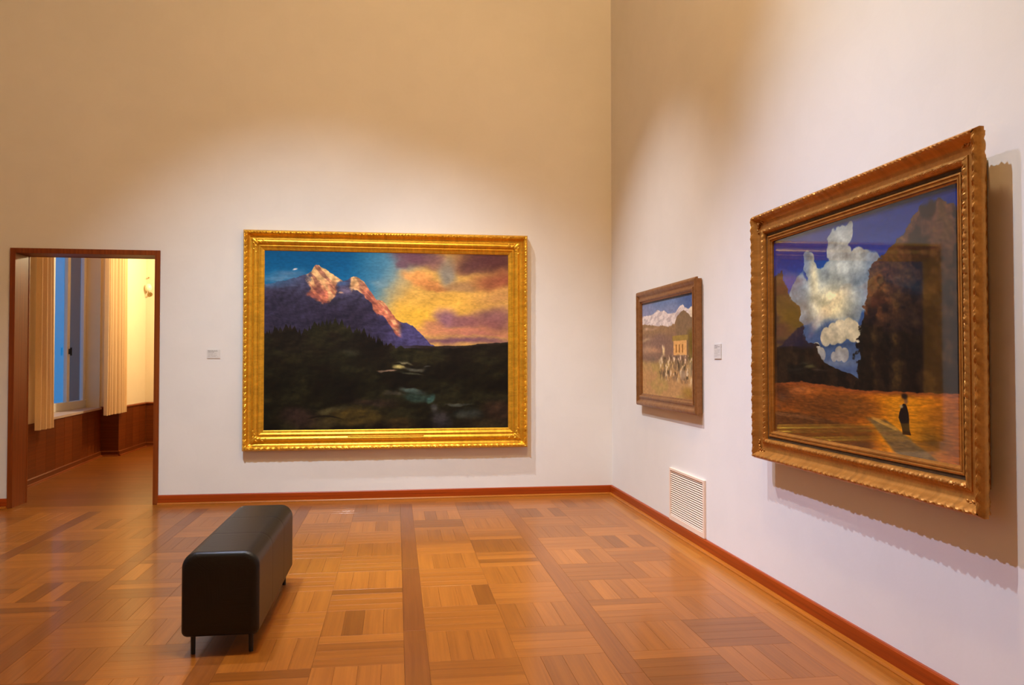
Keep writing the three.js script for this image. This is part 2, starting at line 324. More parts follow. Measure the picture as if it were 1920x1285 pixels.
  { const n = 12; const out = [Math.cos(Math.atan2(dirx, -dirz)) * 1, 0]; const o = (() => { let v = [-dirz / L, dirx / L]; if (v[0] < 0) v = [-v[0], -v[1]]; return v; })();
    for (let i = 0; i < n; i++) { const t0 = (i + 0.005) / n, t1 = (i + 0.995) / n; obj('panel', sweep([[0, 0], [0.02, 0], [0.02, sillY - 0.03], [0, sillY - 0.03]], [PA[0] + dirx * t0, PA[1] + dirz * t0], [PA[0] + dirx * t1, PA[1] + dirz * t1], o), M.panel[(i * 2) % 3], bayW); }
    obj('baseboard_plank', sweep([[0.02, 0], [0.034, 0], [0.034, 0.07], [0.02, 0.08]], PA, PB, o), M.panel[0], bayW);
    obj('shoe_molding', sweep([[0.034, 0], [0.055, 0], [0.05, 0.015], [0.034, 0.02]], PA, PB, o), M.doorWood, bayW); }
  wainscot('dark wood panelling on the face of the pier beside the window', [PB[0] + 0.02, PB[1]], [PIER + 0.02, PB[1]], [0, 1]);
  wainscot('dark wood panelling along the pier under the wall lamp', [PIER, PB[1] + 0.02], [PIER, R2.z1 + 0.02], [1, 0]);
  wainscot('dark wood panelling along the far wall of the next room', [PIER + 0.02, R2.z1], [R2.x1, R2.z1], [0, 1]);
  // curtains
  function curtain(label, z0, z1, x, y0, y1, folds, amp, seed, flare) {
    const nx = folds * 18, ny = 24, P = [], U = [], I = [], R = rng(seed), ph = R() * 6;
    for (let j = 0; j <= ny; j++) for (let i = 0; i <= nx; i++) {
      const t = i / nx, v = j / ny, zz = mix(z0, z1, t) + (flare || 0) * (1 - v) * (t - 0.2) , y = mix(y0, y1, v);
      const a = amp * (0.75 + 0.25 * Math.sin(t * 9 + seed)) * (1 + 0.15 * Math.sin(v * 3 + t * 5));
      const w = Math.sin(t * folds * 2 * Math.PI + ph + 0.5 * Math.sin(t * 7 + v * 1.5));
      P.push(x + a * w, y, zz + 0.3 * a * Math.cos(t * folds * 2 * Math.PI + ph)); U.push(t * (z1 - z0), y);
    }
    for (let j = 0; j < ny; j++) for (let i = 0; i < nx; i++) { const a = j * (nx + 1) + i, b = a + 1, c = a + nx + 1, d = c + 1; I.push(a, b, d, a, d, c); }
    const g = new THREE.BufferGeometry(); g.setAttribute('position', new THREE.Float32BufferAttribute(P, 3)); g.setAttribute('uv', new THREE.Float32BufferAttribute(U, 2)); g.setIndex(I); g.computeVertexNormals();
    const t = thing('curtain', label, 'curtain', [0, 0, 0]);
    obj('curtain_cloth', g, M.curtain, t);
    return t;
  }
  curtain('cream curtain on the left side of the blue window', -1.53, -1.93, -4.262, 0.66, 3.45, 4, 0.036, 3, -0.10);
  curtain('cream curtain on the right side of the blue window, before the pier', -3.78, -4.66, -4.258, 0.685, 3.45, 7, 0.042, 8, -0.06);
  const rod = thing('curtain_rod', 'slim white curtain rod above the blue window', 'curtain rod', [0, 0, 0]);
  obj('rod', new THREE.CylinderGeometry(0.012, 0.012, 4.0, 12).rotateX(Math.PI / 2).translate(-4.265, 3.48, -2.9), M.white, rod);
  for (const z of [-0.95, -4.85]) obj('bracket', rbox(Math.min(onLine(Math.max(z, PB[1])), z < PB[1] ? PIER : 9) - 0.002, -4.25, 3.47, 3.49, z - 0.01, z + 0.01, 0.002), M.white, rod);

  // wall lamp on the far wall (unlit)
  const sc = thing('wall_sconce', 'small unlit globe wall lamp in the corner of the next room', 'wall lamp', [-4.275, 2.66, R2.z1]);
  const brass = new THREE.MeshStandardMaterial({ color: lin(0.35, 0.24, 0.09), metalness: 0.8, roughness: 0.4 });
  const opal = new THREE.MeshPhysicalMaterial({ color: lin(0.85, 0.78, 0.60), roughness: 0.25 });
  obj('back_plate', new THREE.CylinderGeometry(0.035, 0.04, 0.015, 20).rotateX(Math.PI / 2).translate(0, 0.0, 0.008), brass, sc);
  obj('arm', new THREE.TubeGeometry(new THREE.CatmullRomCurve3([[0, 0, 0.01], [0, -0.015, 0.06], [0, 0.0, 0.10], [0, 0.045, 0.11]].map((p) => new THREE.Vector3(...p))), 16, 0.008, 8), brass, sc);
  obj('globe', new THREE.LatheGeometry([[0.001, 0], [0.03, 0.006], [0.052, 0.035], [0.058, 0.07], [0.05, 0.105], [0.03, 0.13], [0.024, 0.135]].map((p) => new THREE.Vector2(...p)), 24).translate(0, 0.04, 0.11), opal, sc);
  const hk = thing('wall_hook', 'tiny hook in the wall above the globe wall lamp', 'hook', [-4.295, 2.95, R2.z1]);
  obj('hook_body', [new THREE.CylinderGeometry(0.006, 0.006, 0.03, 8).rotateX(Math.PI / 2).translate(0, 0, 0.015), new THREE.SphereGeometry(0.012, 10, 8).translate(0, 0, 0.03)], brass, hk);

  // ceiling lamp that lights the next room
  const cl = thing('ceiling_lamp', 'round flush ceiling lamp of the next room, hidden above the doorway', 'lamp', [-2.6, R2.top, -4.62]);
  obj('lamp_base', new THREE.CylinderGeometry(0.2, 0.2, 0.05, 32).translate(0, -0.025, 0), M.white, cl);
  obj('lamp_glass', new THREE.CylinderGeometry(0.19, 0.17, 0.05, 32).translate(0, -0.075, 0), new THREE.MeshStandardMaterial({ color: lin(0.8, 0.7, 0.5), emissive: lin(1, 0.78, 0.45), emissiveIntensity: 2.0 }), cl);
  const pl = new THREE.PointLight(lin(1, 0.78, 0.47), 27, 0, 2); pl.position.set(0, -0.16, 0); pl.castShadow = true; pl.shadow.radius = 5; cl.add(pl);
}

// ---------------------------------------------------------------- paint
function blobs(c, list, u, v) {
  for (const [bu, bv, ru, rv, col, k, hard] of list) {
    let q = ((u - bu) / ru) ** 2 + ((v - bv) / rv) ** 2; if (q > 6) continue;
    if (hard) q = q * q;
    c = mix3(c, col, k * Math.exp(-q));
  }
  return c;
}
function brush(c, u, v, ax, ay, amt, s) { const n = (fbm(u * ax, v * ay, 3, s) - 0.5) * 2 * amt; return [c[0] * (1 + n), c[1] * (1 + n), c[2] * (1 + n)]; }
function relief(x, y, f, s, dx, dy, o = 4) { return (fbm(x * f, y * f, o, s) - fbm((x + dx) * f, (y + dy) * f, o, s)); }   // paint laid on as small lit and dark facets
function lobes(list, u, v, n) { let m = -1; for (const [cu, cv, r] of list) { const d = 1 - Math.hypot(u - cu, (v - cv) * 0.78) / r; if (d > m) m = d; } return m + n; }
function paintMountain(u, v) {
  const n1 = fbm(u * 9, v * 9, 5, 21), n2 = fbm(u * 8 + 7, v * 10, 5, 33), wu = u + 0.06 * (n1 - 0.5), wv = v + 0.08 * (n2 - 0.5);
  let c = mix3([0, 84, 136], [22, 106, 160], sst(0, 0.25, v));
  c = mix3(c, [78, 132, 162], sst(0.30, 0.50, wu));
  c = mix3(c, [146, 156, 146], sst(0.46, 0.58, wu + 0.25 * (wv - 0.1)));
  c = mix3(c, [216, 168, 88], sst(0.52, 0.66, wu + 0.45 * (wv - 0.12)));
  c = blobs(c, [
    [0.63, 0.36, 0.16, 0.09, [240, 184, 62], 0.95], [0.78, 0.28, 0.16, 0.07, [226, 172, 72], 0.8], [0.55, 0.40, 0.05, 0.06, [238, 186, 70], 0.7],
    [0.60, 0.03, 0.10, 0.06, [108, 70, 84], 0.97, 1], [0.545, 0.09, 0.03, 0.03, [112, 78, 92], 0.85, 1], [0.68, 0.05, 0.05, 0.05, [120, 84, 88], 0.8, 1],
    [0.61, 0.145, 0.065, 0.032, [232, 160, 88], 0.97, 1], [0.66, 0.175, 0.06, 0.02, [206, 132, 74], 0.8, 1], [0.70, 0.20, 0.06, 0.018, [186, 116, 66], 0.8, 1],
    [0.745, 0.11, 0.045, 0.08, [138, 134, 126], 0.9, 1], [0.80, 0.19, 0.07, 0.03, [166, 126, 88], 0.8, 1],
    [0.92, 0.03, 0.15, 0.085, [90, 52, 54], 0.98, 1], [0.84, 0.08, 0.06, 0.045, [100, 62, 62], 0.85, 1], [0.95, 0.17, 0.10, 0.05, [152, 88, 62], 0.93, 1], [0.99, 0.13, 0.05, 0.05, [146, 78, 60], 0.7],
    [0.96, 0.25, 0.10, 0.03, [186, 134, 84], 0.7],
    [0.735, 0.385, 0.05, 0.06, [150, 104, 120], 0.97, 1], [0.79, 0.40, 0.05, 0.04, [158, 104, 106], 0.93, 1], [0.835, 0.395, 0.05, 0.05, [154, 102, 102], 0.93, 1], [0.94, 0.36, 0.09, 0.065, [142, 96, 96], 0.97, 1], [0.92, 0.42, 0.14, 0.05, [134, 84, 84], 0.9],
    [0.68, 0.42, 0.05, 0.03, [190, 124, 96], 0.8, 1], [0.78, 0.455, 0.22, 0.018, [202, 126, 102], 0.85], [0.86, 0.475, 0.18, 0.012, [182, 108, 104], 0.7], [0.80, 0.51, 0.3, 0.018, [112, 72, 96], 0.9],
  ], wu, wv);
  const em = relief(u, v, 14, 401, 0.012, 0.02), k = 1 + 0.32 * em * sst(0.5, 0.6, u) * (1 - sst(0.5, 0.54, v)); c = [c[0] * k, c[1] * k, c[2] * k];
  c = blobs(c, [[0.03, 0.155, 0.10, 0.035, [52, 118, 164], 0.8], [0.11, 0.14, 0.06, 0.02, [92, 126, 162], 0.8], [0.13, 0.115, 0.008, 0.006, [220, 212, 214], 0.95, 1], [0.07, 0.165, 0.10, 0.010, [110, 144, 176], 0.6], [0.46, 0.19, 0.03, 0.02, [150, 170, 178], 0.5]], wu, wv);
  const ridge = poly([[0, 0.195], [0.05, 0.175], [0.09, 0.165], [0.13, 0.146], [0.165, 0.132], [0.188, 0.112], [0.2, 0.08], [0.207, 0.074], [0.225, 0.086], [0.245, 0.098], [0.26, 0.122], [0.285, 0.142], [0.315, 0.168], [0.335, 0.155], [0.355, 0.140], [0.372, 0.141], [0.40, 0.168], [0.425, 0.225], [0.45, 0.272], [0.475, 0.275], [0.50, 0.318], [0.53, 0.375], [0.545, 0.392], [0.575, 0.398], [0.61, 0.428], [0.64, 0.47], [0.67, 0.515], [0.69, 0.53]], u) + 0.014 * (fbm(u * 70, 1, 4, 5) - 0.5);
  const inM = sst(-0.001, 0.004, v - ridge) * sst(0.72, 0.69, u);
  if (inM > 0) {
    let m = mix3([70, 66, 92], [46, 40, 60], sst(0.2, 0.36, v)); m = mix3(m, [72, 66, 110], sst(0.38, 0.6, u)); m = mix3(m, [62, 104, 146], sst(0.20, 0.02, u) * sst(0.24, 0.17, wv) * 0.8); m = mix3(m, [50, 46, 68], sst(0.20, 0.26, wv) * sst(0.3, 0.1, u) * 0.7);
    const rl = relief(u * 1.0 - v * 0.35, v, 26, 421, 0.006, 0.008, 5), rf = 1 + 1.1 * rl;
    const edge = 0.05 * (fbm(u * 24, v * 24, 4, 431) - 0.5), streak = fbm(u * 40 - v * 26, v * 12 + u * 6, 4, 77);
    const peakA = sst(0.172, 0.188, u + edge) * sst(0.312, 0.296, u + edge + 0.25 * (v - 0.2)) * sst(0.318, 0.295, v + edge * 1.6 + 0.55 * Math.abs(u - 0.235));
    const peakB = sst(0.342, 0.352, u + 0.4 * edge - 0.25 * Math.max(0, v - 0.24)) * sst(0.56, 0.53, u) * sst(0.085, 0.07, v - ridge + 1.2 * edge);
    let lc = mix3([244, 190, 128], [196, 112, 84], sst(0.13, 0.26, v + edge)); lc = mix3(lc, [246, 202, 136], 0.6 * sst(0.52, 0.66, streak)); lc = mix3(lc, [128, 70, 68], 0.6 * sst(0.48, 0.36, streak));
    m = mix3(m, lc, peakA * 0.96); m = mix3(m, mix3(lc, [246, 200, 132], 0.5 * sst(0.40, 0.36, u)), peakB * 0.96);
    m = blobs(m, [[0.318, 0.185, 0.03, 0.016, [64, 88, 130], 0.9, 1], [0.335, 0.225, 0.024, 0.02, [136, 120, 148], 0.7], [0.315, 0.245, 0.012, 0.008, [228, 180, 150], 0.8, 1]], wu, wv);
    m = [m[0] * rf, m[1] * rf, m[2] * rf]; c = mix3(c, m, inM);
  }
  const far = 0.527 - 0.02 * sst(0.8, 0.95, u) + 0.012 * (fbm(u * 26, 3, 4, 90) - 0.5);
  c = mix3(c, [44, 34, 28], sst(-0.002, 0.004, v - far) * sst(0.5, 0.66, u));
  let tip = 1; for (const [f, sd, h] of [[31, 4, 0.05], [57, 8, 0.035], [97, 11, 0.02]]) { const x = u * f + 1.3 * vnoise(u * 9, 0, sd), i = Math.floor(x), t = Math.abs(x - i - 0.5) * 2; tip = Math.min(tip, 0.05 - h * (0.35 + 0.8 * hash(i, 3, sd)) + 0.05 * t); }
  const wood = poly([[0, 0.45], [0.05, 0.43], [0.1, 0.42], [0.15, 0.455], [0.19, 0.41], [0.23, 0.385], [0.28, 0.395], [0.33, 0.43], [0.38, 0.45], [0.43, 0.475], [0.48, 0.50], [0.53, 0.53], [0.58, 0.54], [0.7, 0.545], [0.82, 0.535], [0.9, 0.52], [1, 0.515]], u) + (tip - 0.03) * sst(0.6, 0.45, u) + 0.012 * (fbm(u * 40, 5, 3, 15) - 0.5);
  const inW = sst(-0.003, 0.005, v - wood);
  if (inW > 0) {
    let d = mix3([30, 24, 16], [21, 18, 8], sst(0.5, 0.75, v));
    const gn = fbm(u * 9, v * 12, 5, 201), er = relief(u, v, 22, 441, 0.008, 0.012, 5); d = mix3(d, [40, 38, 20], 0.7 * sst(0.5, 0.7, gn)); d = mix3(d, [16, 11, 7], 0.7 * sst(0.5, 0.32, gn));
    d = blobs(d, [
      [0.35, 0.57, 0.04, 0.018, [58, 58, 42], 0.8], [0.3, 0.60, 0.1, 0.03, [36, 36, 18], 0.6],
      [0.49, 0.675, 0.03, 0.008, [146, 118, 98], 0.9, 1], [0.535, 0.65, 0.022, 0.016, [156, 144, 88], 0.95, 1], [0.56, 0.62, 0.03, 0.007, [118, 112, 84], 0.8, 1], [0.60, 0.655, 0.045, 0.014, [84, 82, 70], 0.85, 1], [0.585, 0.685, 0.05, 0.008, [74, 74, 56], 0.8, 1], [0.655, 0.64, 0.015, 0.006, [82, 80, 72], 0.7, 1],
      [0.58, 0.775, 0.05, 0.014, [70, 84, 78], 0.9, 1], [0.61, 0.81, 0.06, 0.03, [42, 60, 52], 0.9, 1], [0.665, 0.82, 0.018, 0.03, [64, 98, 90], 0.9, 1], [0.51, 0.80, 0.04, 0.014, [58, 54, 44], 0.8, 1], [0.69, 0.885, 0.018, 0.03, [70, 70, 68], 0.8, 1], [0.72, 0.95, 0.05, 0.05, [50, 46, 48], 0.85, 1], [0.79, 0.865, 0.05, 0.010, [70, 72, 64], 0.8, 1], [0.83, 0.92, 0.05, 0.03, [46, 50, 46], 0.8, 1],
      [0.28, 0.885, 0.08, 0.025, [66, 60, 36], 0.9, 1], [0.36, 0.93, 0.12, 0.045, [70, 56, 22], 0.9, 1], [0.24, 0.955, 0.06, 0.04, [64, 54, 30], 0.85, 1], [0.14, 0.93, 0.07, 0.05, [56, 40, 34], 0.8, 1], [0.45, 0.86, 0.08, 0.02, [48, 36, 28], 0.8, 1], [0.55, 0.97, 0.06, 0.04, [54, 40, 18], 0.7, 1], [0.95, 0.9, 0.07, 0.06, [52, 36, 26], 0.85, 1], [0.9, 0.97, 0.08, 0.03, [48, 38, 24], 0.75],
    ], wu, wv);
    const crack = Math.abs(v - (0.915 + 0.09 * (u - 0.2) + 3.5 * (u - 0.255) ** 2)); d = mix3(d, [20, 15, 8], 0.8 * sst(0.007, 0.002, crack) * sst(0.16, 0.2, u) * sst(0.34, 0.28, u));
    const kk = 1 + 1.3 * er; c = mix3(c, [d[0] * kk, d[1] * kk, d[2] * kk], inW);
  }
  return brush(c, u, v, 90, 130, 0.10, 300);
}
const CUMULUS = [[0.262, 0.150, 0.0333], [0.268, 0.200, 0.0435], [0.285, 0.255, 0.0512], [0.31, 0.305, 0.0576], [0.19, 0.275, 0.0704], [0.17, 0.33, 0.064], [0.23, 0.36, 0.0896], [0.25, 0.43, 0.1024], [0.425, 0.095, 0.045], [0.455, 0.075, 0.04], [0.49, 0.078, 0.034], [0.505, 0.05, 0.02], [0.44, 0.13, 0.0614], [0.455, 0.18, 0.064], [0.47, 0.23, 0.0768], [0.545, 0.205, 0.0512], [0.565, 0.245, 0.0704], [0.62, 0.26, 0.0576], [0.40, 0.27, 0.0768], [0.36, 0.33, 0.1024], [0.43, 0.34, 0.1152], [0.50, 0.33, 0.1152], [0.57, 0.33, 0.0896], [0.40, 0.40, 0.0896], [0.49, 0.40, 0.0896]];
const SMALLCLOUD = [[0.36, 0.522, 0.035], [0.41, 0.51, 0.04], [0.45, 0.50, 0.045], [0.495, 0.488, 0.04], [0.52, 0.50, 0.04], [0.55, 0.515, 0.03], [0.44, 0.598, 0.03], [0.47, 0.602, 0.03], [0.41, 0.61, 0.02], [0.30, 0.585, 0.035], [0.33, 0.60, 0.03]];
function paintField(u, v) {
  const wu = u + 0.05 * (fbm(u * 7, v * 7, 4, 121) - 0.5), wv = v + 0.05 * (fbm(u * 7 + 5, v * 7, 4, 133) - 0.5);
  let c = mix3([14, 44, 116], [0, 62, 146], sst(0.08, 0.26, v)); c = mix3(c, [70, 92, 122], sst(0.36, 0.46, wv)); c = mix3(c, [84, 104, 134], sst(0.5, 0.7, v));
  c = blobs(c, [[0.30, 0.47, 0.14, 0.03, [70, 92, 116], 0.8], [0.48, 0.455, 0.1, 0.022, [38, 66, 118], 0.85], [0.40, 0.555, 0.12, 0.012, [50, 70, 98], 0.8], [0.42, 0.64, 0.12, 0.012, [124, 134, 144], 0.7], [0.46, 0.665, 0.10, 0.010, [70, 88, 120], 0.7]], wu, wv);
  if (v < 0.72 && u < 0.75) {
    const cn = 1.6 * (fbm(u * 13, v * 13, 5, 501) - 0.5), e1 = lobes(CUMULUS, u + 0.018 * cn, v - 0.022 * fbm(u * 22, v * 22, 3, 511) + 0.011, cn * 0.55), e2 = lobes(SMALLCLOUD, u, v, cn * 0.4);
    const sh = relief(u, v, 15, 501, -0.018, 0.022, 5);
    if (e1 > 0) {
      const heart = Math.exp(-(((u - 0.40) / 0.13) ** 2 + ((v - 0.37) / 0.11) ** 2)), spire = Math.exp(-(((u - 0.29) / 0.035) ** 2 + ((v - 0.22) / 0.10) ** 2));
      let cc = mix3([116, 136, 148], [168, 174, 160], sst(0.28, 0.42, u) * sst(0.32, 0.2, v)); cc = mix3(cc, [240, 226, 166], clamp(1.15 * heart + 0.75 * spire)); cc = mix3(cc, [100, 120, 132], sst(0.38, 0.46, v) * sst(0.30, 0.22, u)); cc = mix3(cc, [120, 138, 150], sst(0.56, 0.62, u) * 0.7);
      const q = 1 + 0.75 * sh; c = mix3(c, [cc[0] * q, cc[1] * q, cc[2] * q], sst(0, 0.14, e1) * sst(0.50, 0.43, v + 0.06 * cn));
    }
    if (e2 > 0) { let cc = mix3([214, 200, 152], [160, 158, 144], sst(0.53, 0.6, v)); const q = 1 + 0.6 * sh; c = mix3(c, [cc[0] * q, cc[1] * q, cc[2] * q], 0.95 * sst(0, 0.16, e2)); }
  }
  const tn = fbm(u * 16, v * 16, 6, 151) - 0.5, edge = 0.085 * tn + 0.03 * (fbm(u * 60, v * 60, 3, 157) - 0.5), lf = relief(u, v, 34, 521, -0.006, 0.008, 5), clump = fbm(u * 15, v * 13, 4, 531);
  // left tree mass
  const lt = poly([[0.1, 0.05], [0.2, 0.075], [0.25, 0.12], [0.33, 0.15], [0.4, 0.185], [0.47, 0.22], [0.53, 0.235], [0.55, 0.29], [0.6, 0.32], [0.64, 0.36], [0.67, 0.44], [0.69, 0.51], [0.715, 0.56], [0.76, 0.6]], v) + edge * (v < 0.56 ? 1 : 0.45);
  let t1 = mix3([62, 38, 24], [28, 20, 11], sst(0.22, 0.48, v)); t1 = mix3(t1, [60, 40, 22], 0.6 * sst(0.5, 0.66, clump)); t1 = mix3(t1, [20, 14, 8], 0.6 * sst(0.5, 0.36, clump)); { const q = 1 + 1.1 * lf; t1 = [t1[0] * q, t1[1] * q, t1[2] * q]; }
  c = mix3(c, t1, sst(0.004, -0.006, u - lt) * sst(0.175, 0.19, v + edge + 0.2 * Math.max(0, u - 0.03)));
  // right tree mass
  const rt = poly([[0.03, 0.86], [0.07, 0.80], [0.12, 0.76], [0.165, 0.735], [0.19, 0.68], [0.235, 0.635], [0.28, 0.60], [0.34, 0.575], [0.40, 0.565], [0.44, 0.585], [0.48, 0.56], [0.56, 0.545], [0.62, 0.53], [0.7, 0.535], [0.78, 0.53]], v) + edge;
  const rr = poly([[0.03, 0.92], [0.06, 0.95], [0.1, 0.975], [0.135, 0.975], [0.16, 1.1]], v) - edge;
  let t2 = mix3([92, 58, 38], [58, 38, 17], sst(0.1, 0.35, v)); t2 = mix3(t2, [36, 25, 14], sst(0.3, 0.55, v) * 0.85); t2 = mix3(t2, [108, 64, 26], 0.75 * sst(0.80, 0.62, u) * sst(0.16, 0.28, v) * sst(0.56, 0.4, v)); t2 = mix3(t2, [84, 60, 24], 0.6 * sst(0.52, 0.66, clump)); t2 = mix3(t2, [22, 15, 9], 0.75 * sst(0.5, 0.36, clump));
  t2 = mix3(t2, [24, 17, 10], 0.85 * sst(0.635, 0.605, u + 0.6 * edge) * sst(0.42, 0.48, v)); { const q = 1 + 1.1 * lf; t2 = [t2[0] * q, t2[1] * q, t2[2] * q]; }
  c = mix3(c, t2, sst(-0.004, 0.006, u - rt) * sst(0.004, -0.006, u - rr) * sst(0.035, 0.05, v + edge * 0.6));
  // field
  const fy = poly([[0, 0.745], [0.2, 0.728], [0.55, 0.752], [1, 0.745]], u) + 0.008 * (fbm(u * 50, 2, 3, 161) - 0.5);
  if (v > fy - 0.02) {
    let f = mix3([150, 80, 20], [206, 116, 14], sst(0.45, 0.7, u)); f = mix3(f, [214, 134, 16], sst(0.6, 0.72, u) * sst(0.95, 0.8, u)); f = mix3(f, [158, 84, 24], sst(0.86, 1, u)); f = mix3(f, [150, 76, 30], sst(0.03, 0, v - fy));
    f = blobs(f, [[0.40, 0.835, 0.24, 0.06, [112, 62, 18], 0.97, 1], [0.52, 0.82, 0.10, 0.05, [130, 74, 20], 0.85, 1], [0.05, 0.80, 0.12, 0.06, [84, 44, 18], 0.9], [0.22, 0.765, 0.10, 0.013, [186, 104, 40], 0.8], [0.25, 0.705, 0.035, 0.03, [106, 62, 20], 0.85, 1],
      [0.92, 0.84, 0.08, 0.05, [140, 82, 18], 0.7], [0.88, 0.93, 0.07, 0.05, [86, 60, 20], 0.8]], wu, wv);
    f = mix3(f, [92, 54, 22], 0.85 * sst(0.885, 0.9, v + 0.012 * Math.sin(u * 9)) * sst(0.66, 0.58, u)); f = mix3(f, [138, 92, 50], 0.6 * sst(0.012, 0.003, Math.abs(v - 0.9)) * sst(0.5, 0.1, u));
    const road = (v - 0.865) / 0.16, rc = mix(0.63, 0.86, road);
    f = mix3(f, [118, 92, 50], sst(0.06, 0.035, Math.abs(u - rc) - 0.05 * road + 0.02 * tn) * sst(0.855, 0.875, v));
    f = mix3(f, [216, 160, 64], 0.75 * sst(0.010, 0.003, Math.abs(v - 0.868 - 0.30 * (u - 0.63))) * sst(0.6, 0.63, u) * sst(0.74, 0.72, u));
    f = brush(f, u, v, 40, 190, 0.26, 171);
    c = mix3(c, f, sst(-0.003, 0.004, v - fy));
  }
  // walker in a long dark dress
  const body = poly([[0.792, 0.004], [0.806, 0.012], [0.83, 0.020], [0.85, 0.023], [0.87, 0.019], [0.89, 0.016], [0.912, 0.018]], v), fc = poly([[0.79, 0.763], [0.85, 0.760], [0.91, 0.772]], v);
  c = mix3(c, [24, 17, 14], sst(0.002, -0.002, Math.abs(u - fc) - body) * sst(0.792, 0.797, v) * sst(0.915, 0.911, v));
  c = blobs(c, [[0.770, 0.783, 0.009, 0.012, [140, 92, 50], 0.95, 1], [0.764, 0.766, 0.014, 0.012, [34, 20, 12], 0.97, 1], [0.750, 0.806, 0.008, 0.007, [186, 160, 108], 0.85, 1]], u, v);
  return brush(c, u, v, 70, 80, 0.10, 181);
}
function paintVillage(u, v) {
  const wu = u + 0.05 * (fbm(u * 9, v * 9, 4, 221) - 0.5), wv = v + 0.04 * (fbm(u * 9 + 5, v * 9, 4, 233) - 0.5);
  let c = mix3([112, 134, 176], [128, 138, 172], sst(0, 0.16, v)); c = mix3(c, [78, 100, 150], sst(0.6, 0.95, u)); c = mix3(c, [150, 148, 176], sst(0.4, 0, u) * 0.7);
  const ridge = poly([[0, 0.148], [0.18, 0.15], [0.27, 0.135], [0.338, 0.105], [0.40, 0.13], [0.46, 0.125], [0.546, 0.165], [0.68, 0.165], [0.74, 0.12], [0.805, 0.095], [0.84, 0.13], [0.9, 0.15], [0.95, 0.13], [1, 0.13]], u) + 0.014 * (fbm(u * 50, 2, 4, 241) - 0.5);
  let s = mix3([226, 212, 206], [196, 180, 178], sst(0.45, 0.65, fbm(u * 22 + v * 14, v * 26, 4, 251)));
  s = mix3(s, [226, 204, 150], 0.6 * sst(0.88, 0.97, u));
  c = mix3(c, s, sst(-0.003, 0.008, v - ridge));
  const low = poly([[0, 0.235], [0.23, 0.255], [0.3, 0.27], [0.45, 0.275], [0.56, 0.29], [0.66, 0.27], [0.70, 0.21], [0.76, 0.17], [0.81, 0.15], [0.86, 0.17], [0.92, 0.215], [1, 0.25]], u) + 0.02 * (fbm(u * 30, 3, 4, 261) - 0.5);
  let g = mix3([150, 118, 84], [138, 106, 88], sst(0.3, 0.45, v)); g = mix3(g, [132, 106, 78], sst(0.66, 0.7, u) * sst(0.45, 0.4, v)); g = mix3(g, [112, 90, 30], sst(0.84, 0.95, u) * sst(0.3, 0.4, v));
  g = blobs(g, [[0.1, 0.30, 0.05, 0.015, [214, 180, 150], 0.7], [0.25, 0.30, 0.10, 0.012, [180, 144, 120], 0.6], [0.1, 0.41, 0.12, 0.02, [196, 168, 130], 0.7], [0.35, 0.43, 0.20, 0.07, [134, 104, 90], 0.9, 1], [0.12, 0.52, 0.14, 0.05, [180, 146, 116], 0.8], [0.25, 0.53, 0.12, 0.03, [186, 142, 108], 0.8]], wu, wv);
  // meadow
  let md = mix3([176, 146, 94], [186, 142, 92], sst(0.6, 0.8, v)); md = mix3(md, [170, 144, 80], 0.6 * sst(0.5, 0.7, fbm(u * 8, v * 9, 4, 271))); md = mix3(md, [150, 104, 54], sst(0.7, 0.95, u) * sst(0.85, 0.97, v));
  g = mix3(g, md, sst(0.60, 0.68, v + 0.06 * (fbm(u * 9, v * 9, 3, 281) - 0.5)));
  g = blobs(g, [[0.22, 0.615, 0.09, 0.025, [124, 102, 86], 0.8], [0.88, 0.92, 0.08, 0.05, [150, 118, 44], 0.7]], wu, wv);
  // ochre house
  const hs = sst(-0.004, 0.004, u - 0.64) * sst(0.004, -0.004, u - 0.87) * sst(-0.003, 0.004, v - 0.44) * sst(0.004, -0.004, v - 0.58);
  g = mix3(g, [156, 128, 62], sst(0.0, 0.012, v - 0.385 - 0.1 * Math.max(0, 0.655 - u)) * sst(0.446, 0.44, v) * sst(0.61, 0.63, u) * sst(0.9, 0.88, u));
  let h = [222, 168, 100]; for (const w of [0.69, 0.745, 0.80]) h = mix3(h, [150, 98, 44], sst(0.011, 0.007, Math.abs(u - w)) * sst(0.475, 0.48, v) * sst(0.56, 0.55, v));
  g = mix3(g, h, hs);
  // crowd: short upright strokes
  const cr = sst(0.33, 0.42, u) * sst(1, 0.94, u) * sst(0.55, 0.62, v) * sst(0.86, 0.76, v - 0.08 * (u - 0.5));
  const st = fbm(u * 34, v * 16, 3, 291), st2 = fbm(u * 46 + 9, v * 20, 2, 295);
  g = mix3(g, [122, 98, 74], cr * 0.75 * sst(0.52, 0.42, st)); g = mix3(g, [222, 196, 156], cr * sst(0.58, 0.68, st)); g = mix3(g, [84, 68, 46], cr * 0.8 * sst(0.60, 0.7, st2));
  g = blobs(g, [[0.46, 0.53, 0.022, 0.055, [234, 206, 150], 0.9, 1], [0.445, 0.49, 0.010, 0.03, [230, 206, 176], 0.9, 1], [0.805, 0.76, 0.055, 0.045, [166, 140, 110], 0.9, 1], [0.735, 0.80, 0.02, 0.05, [204, 162, 104], 0.9, 1], [0.93, 0.72, 0.02, 0.11, [200, 176, 120], 0.5]], wu, wv);
  c = mix3(c, g, sst(-0.003, 0.01, v - low));
  return brush(c, u, v, 40, 50, 0.10, 300);
}
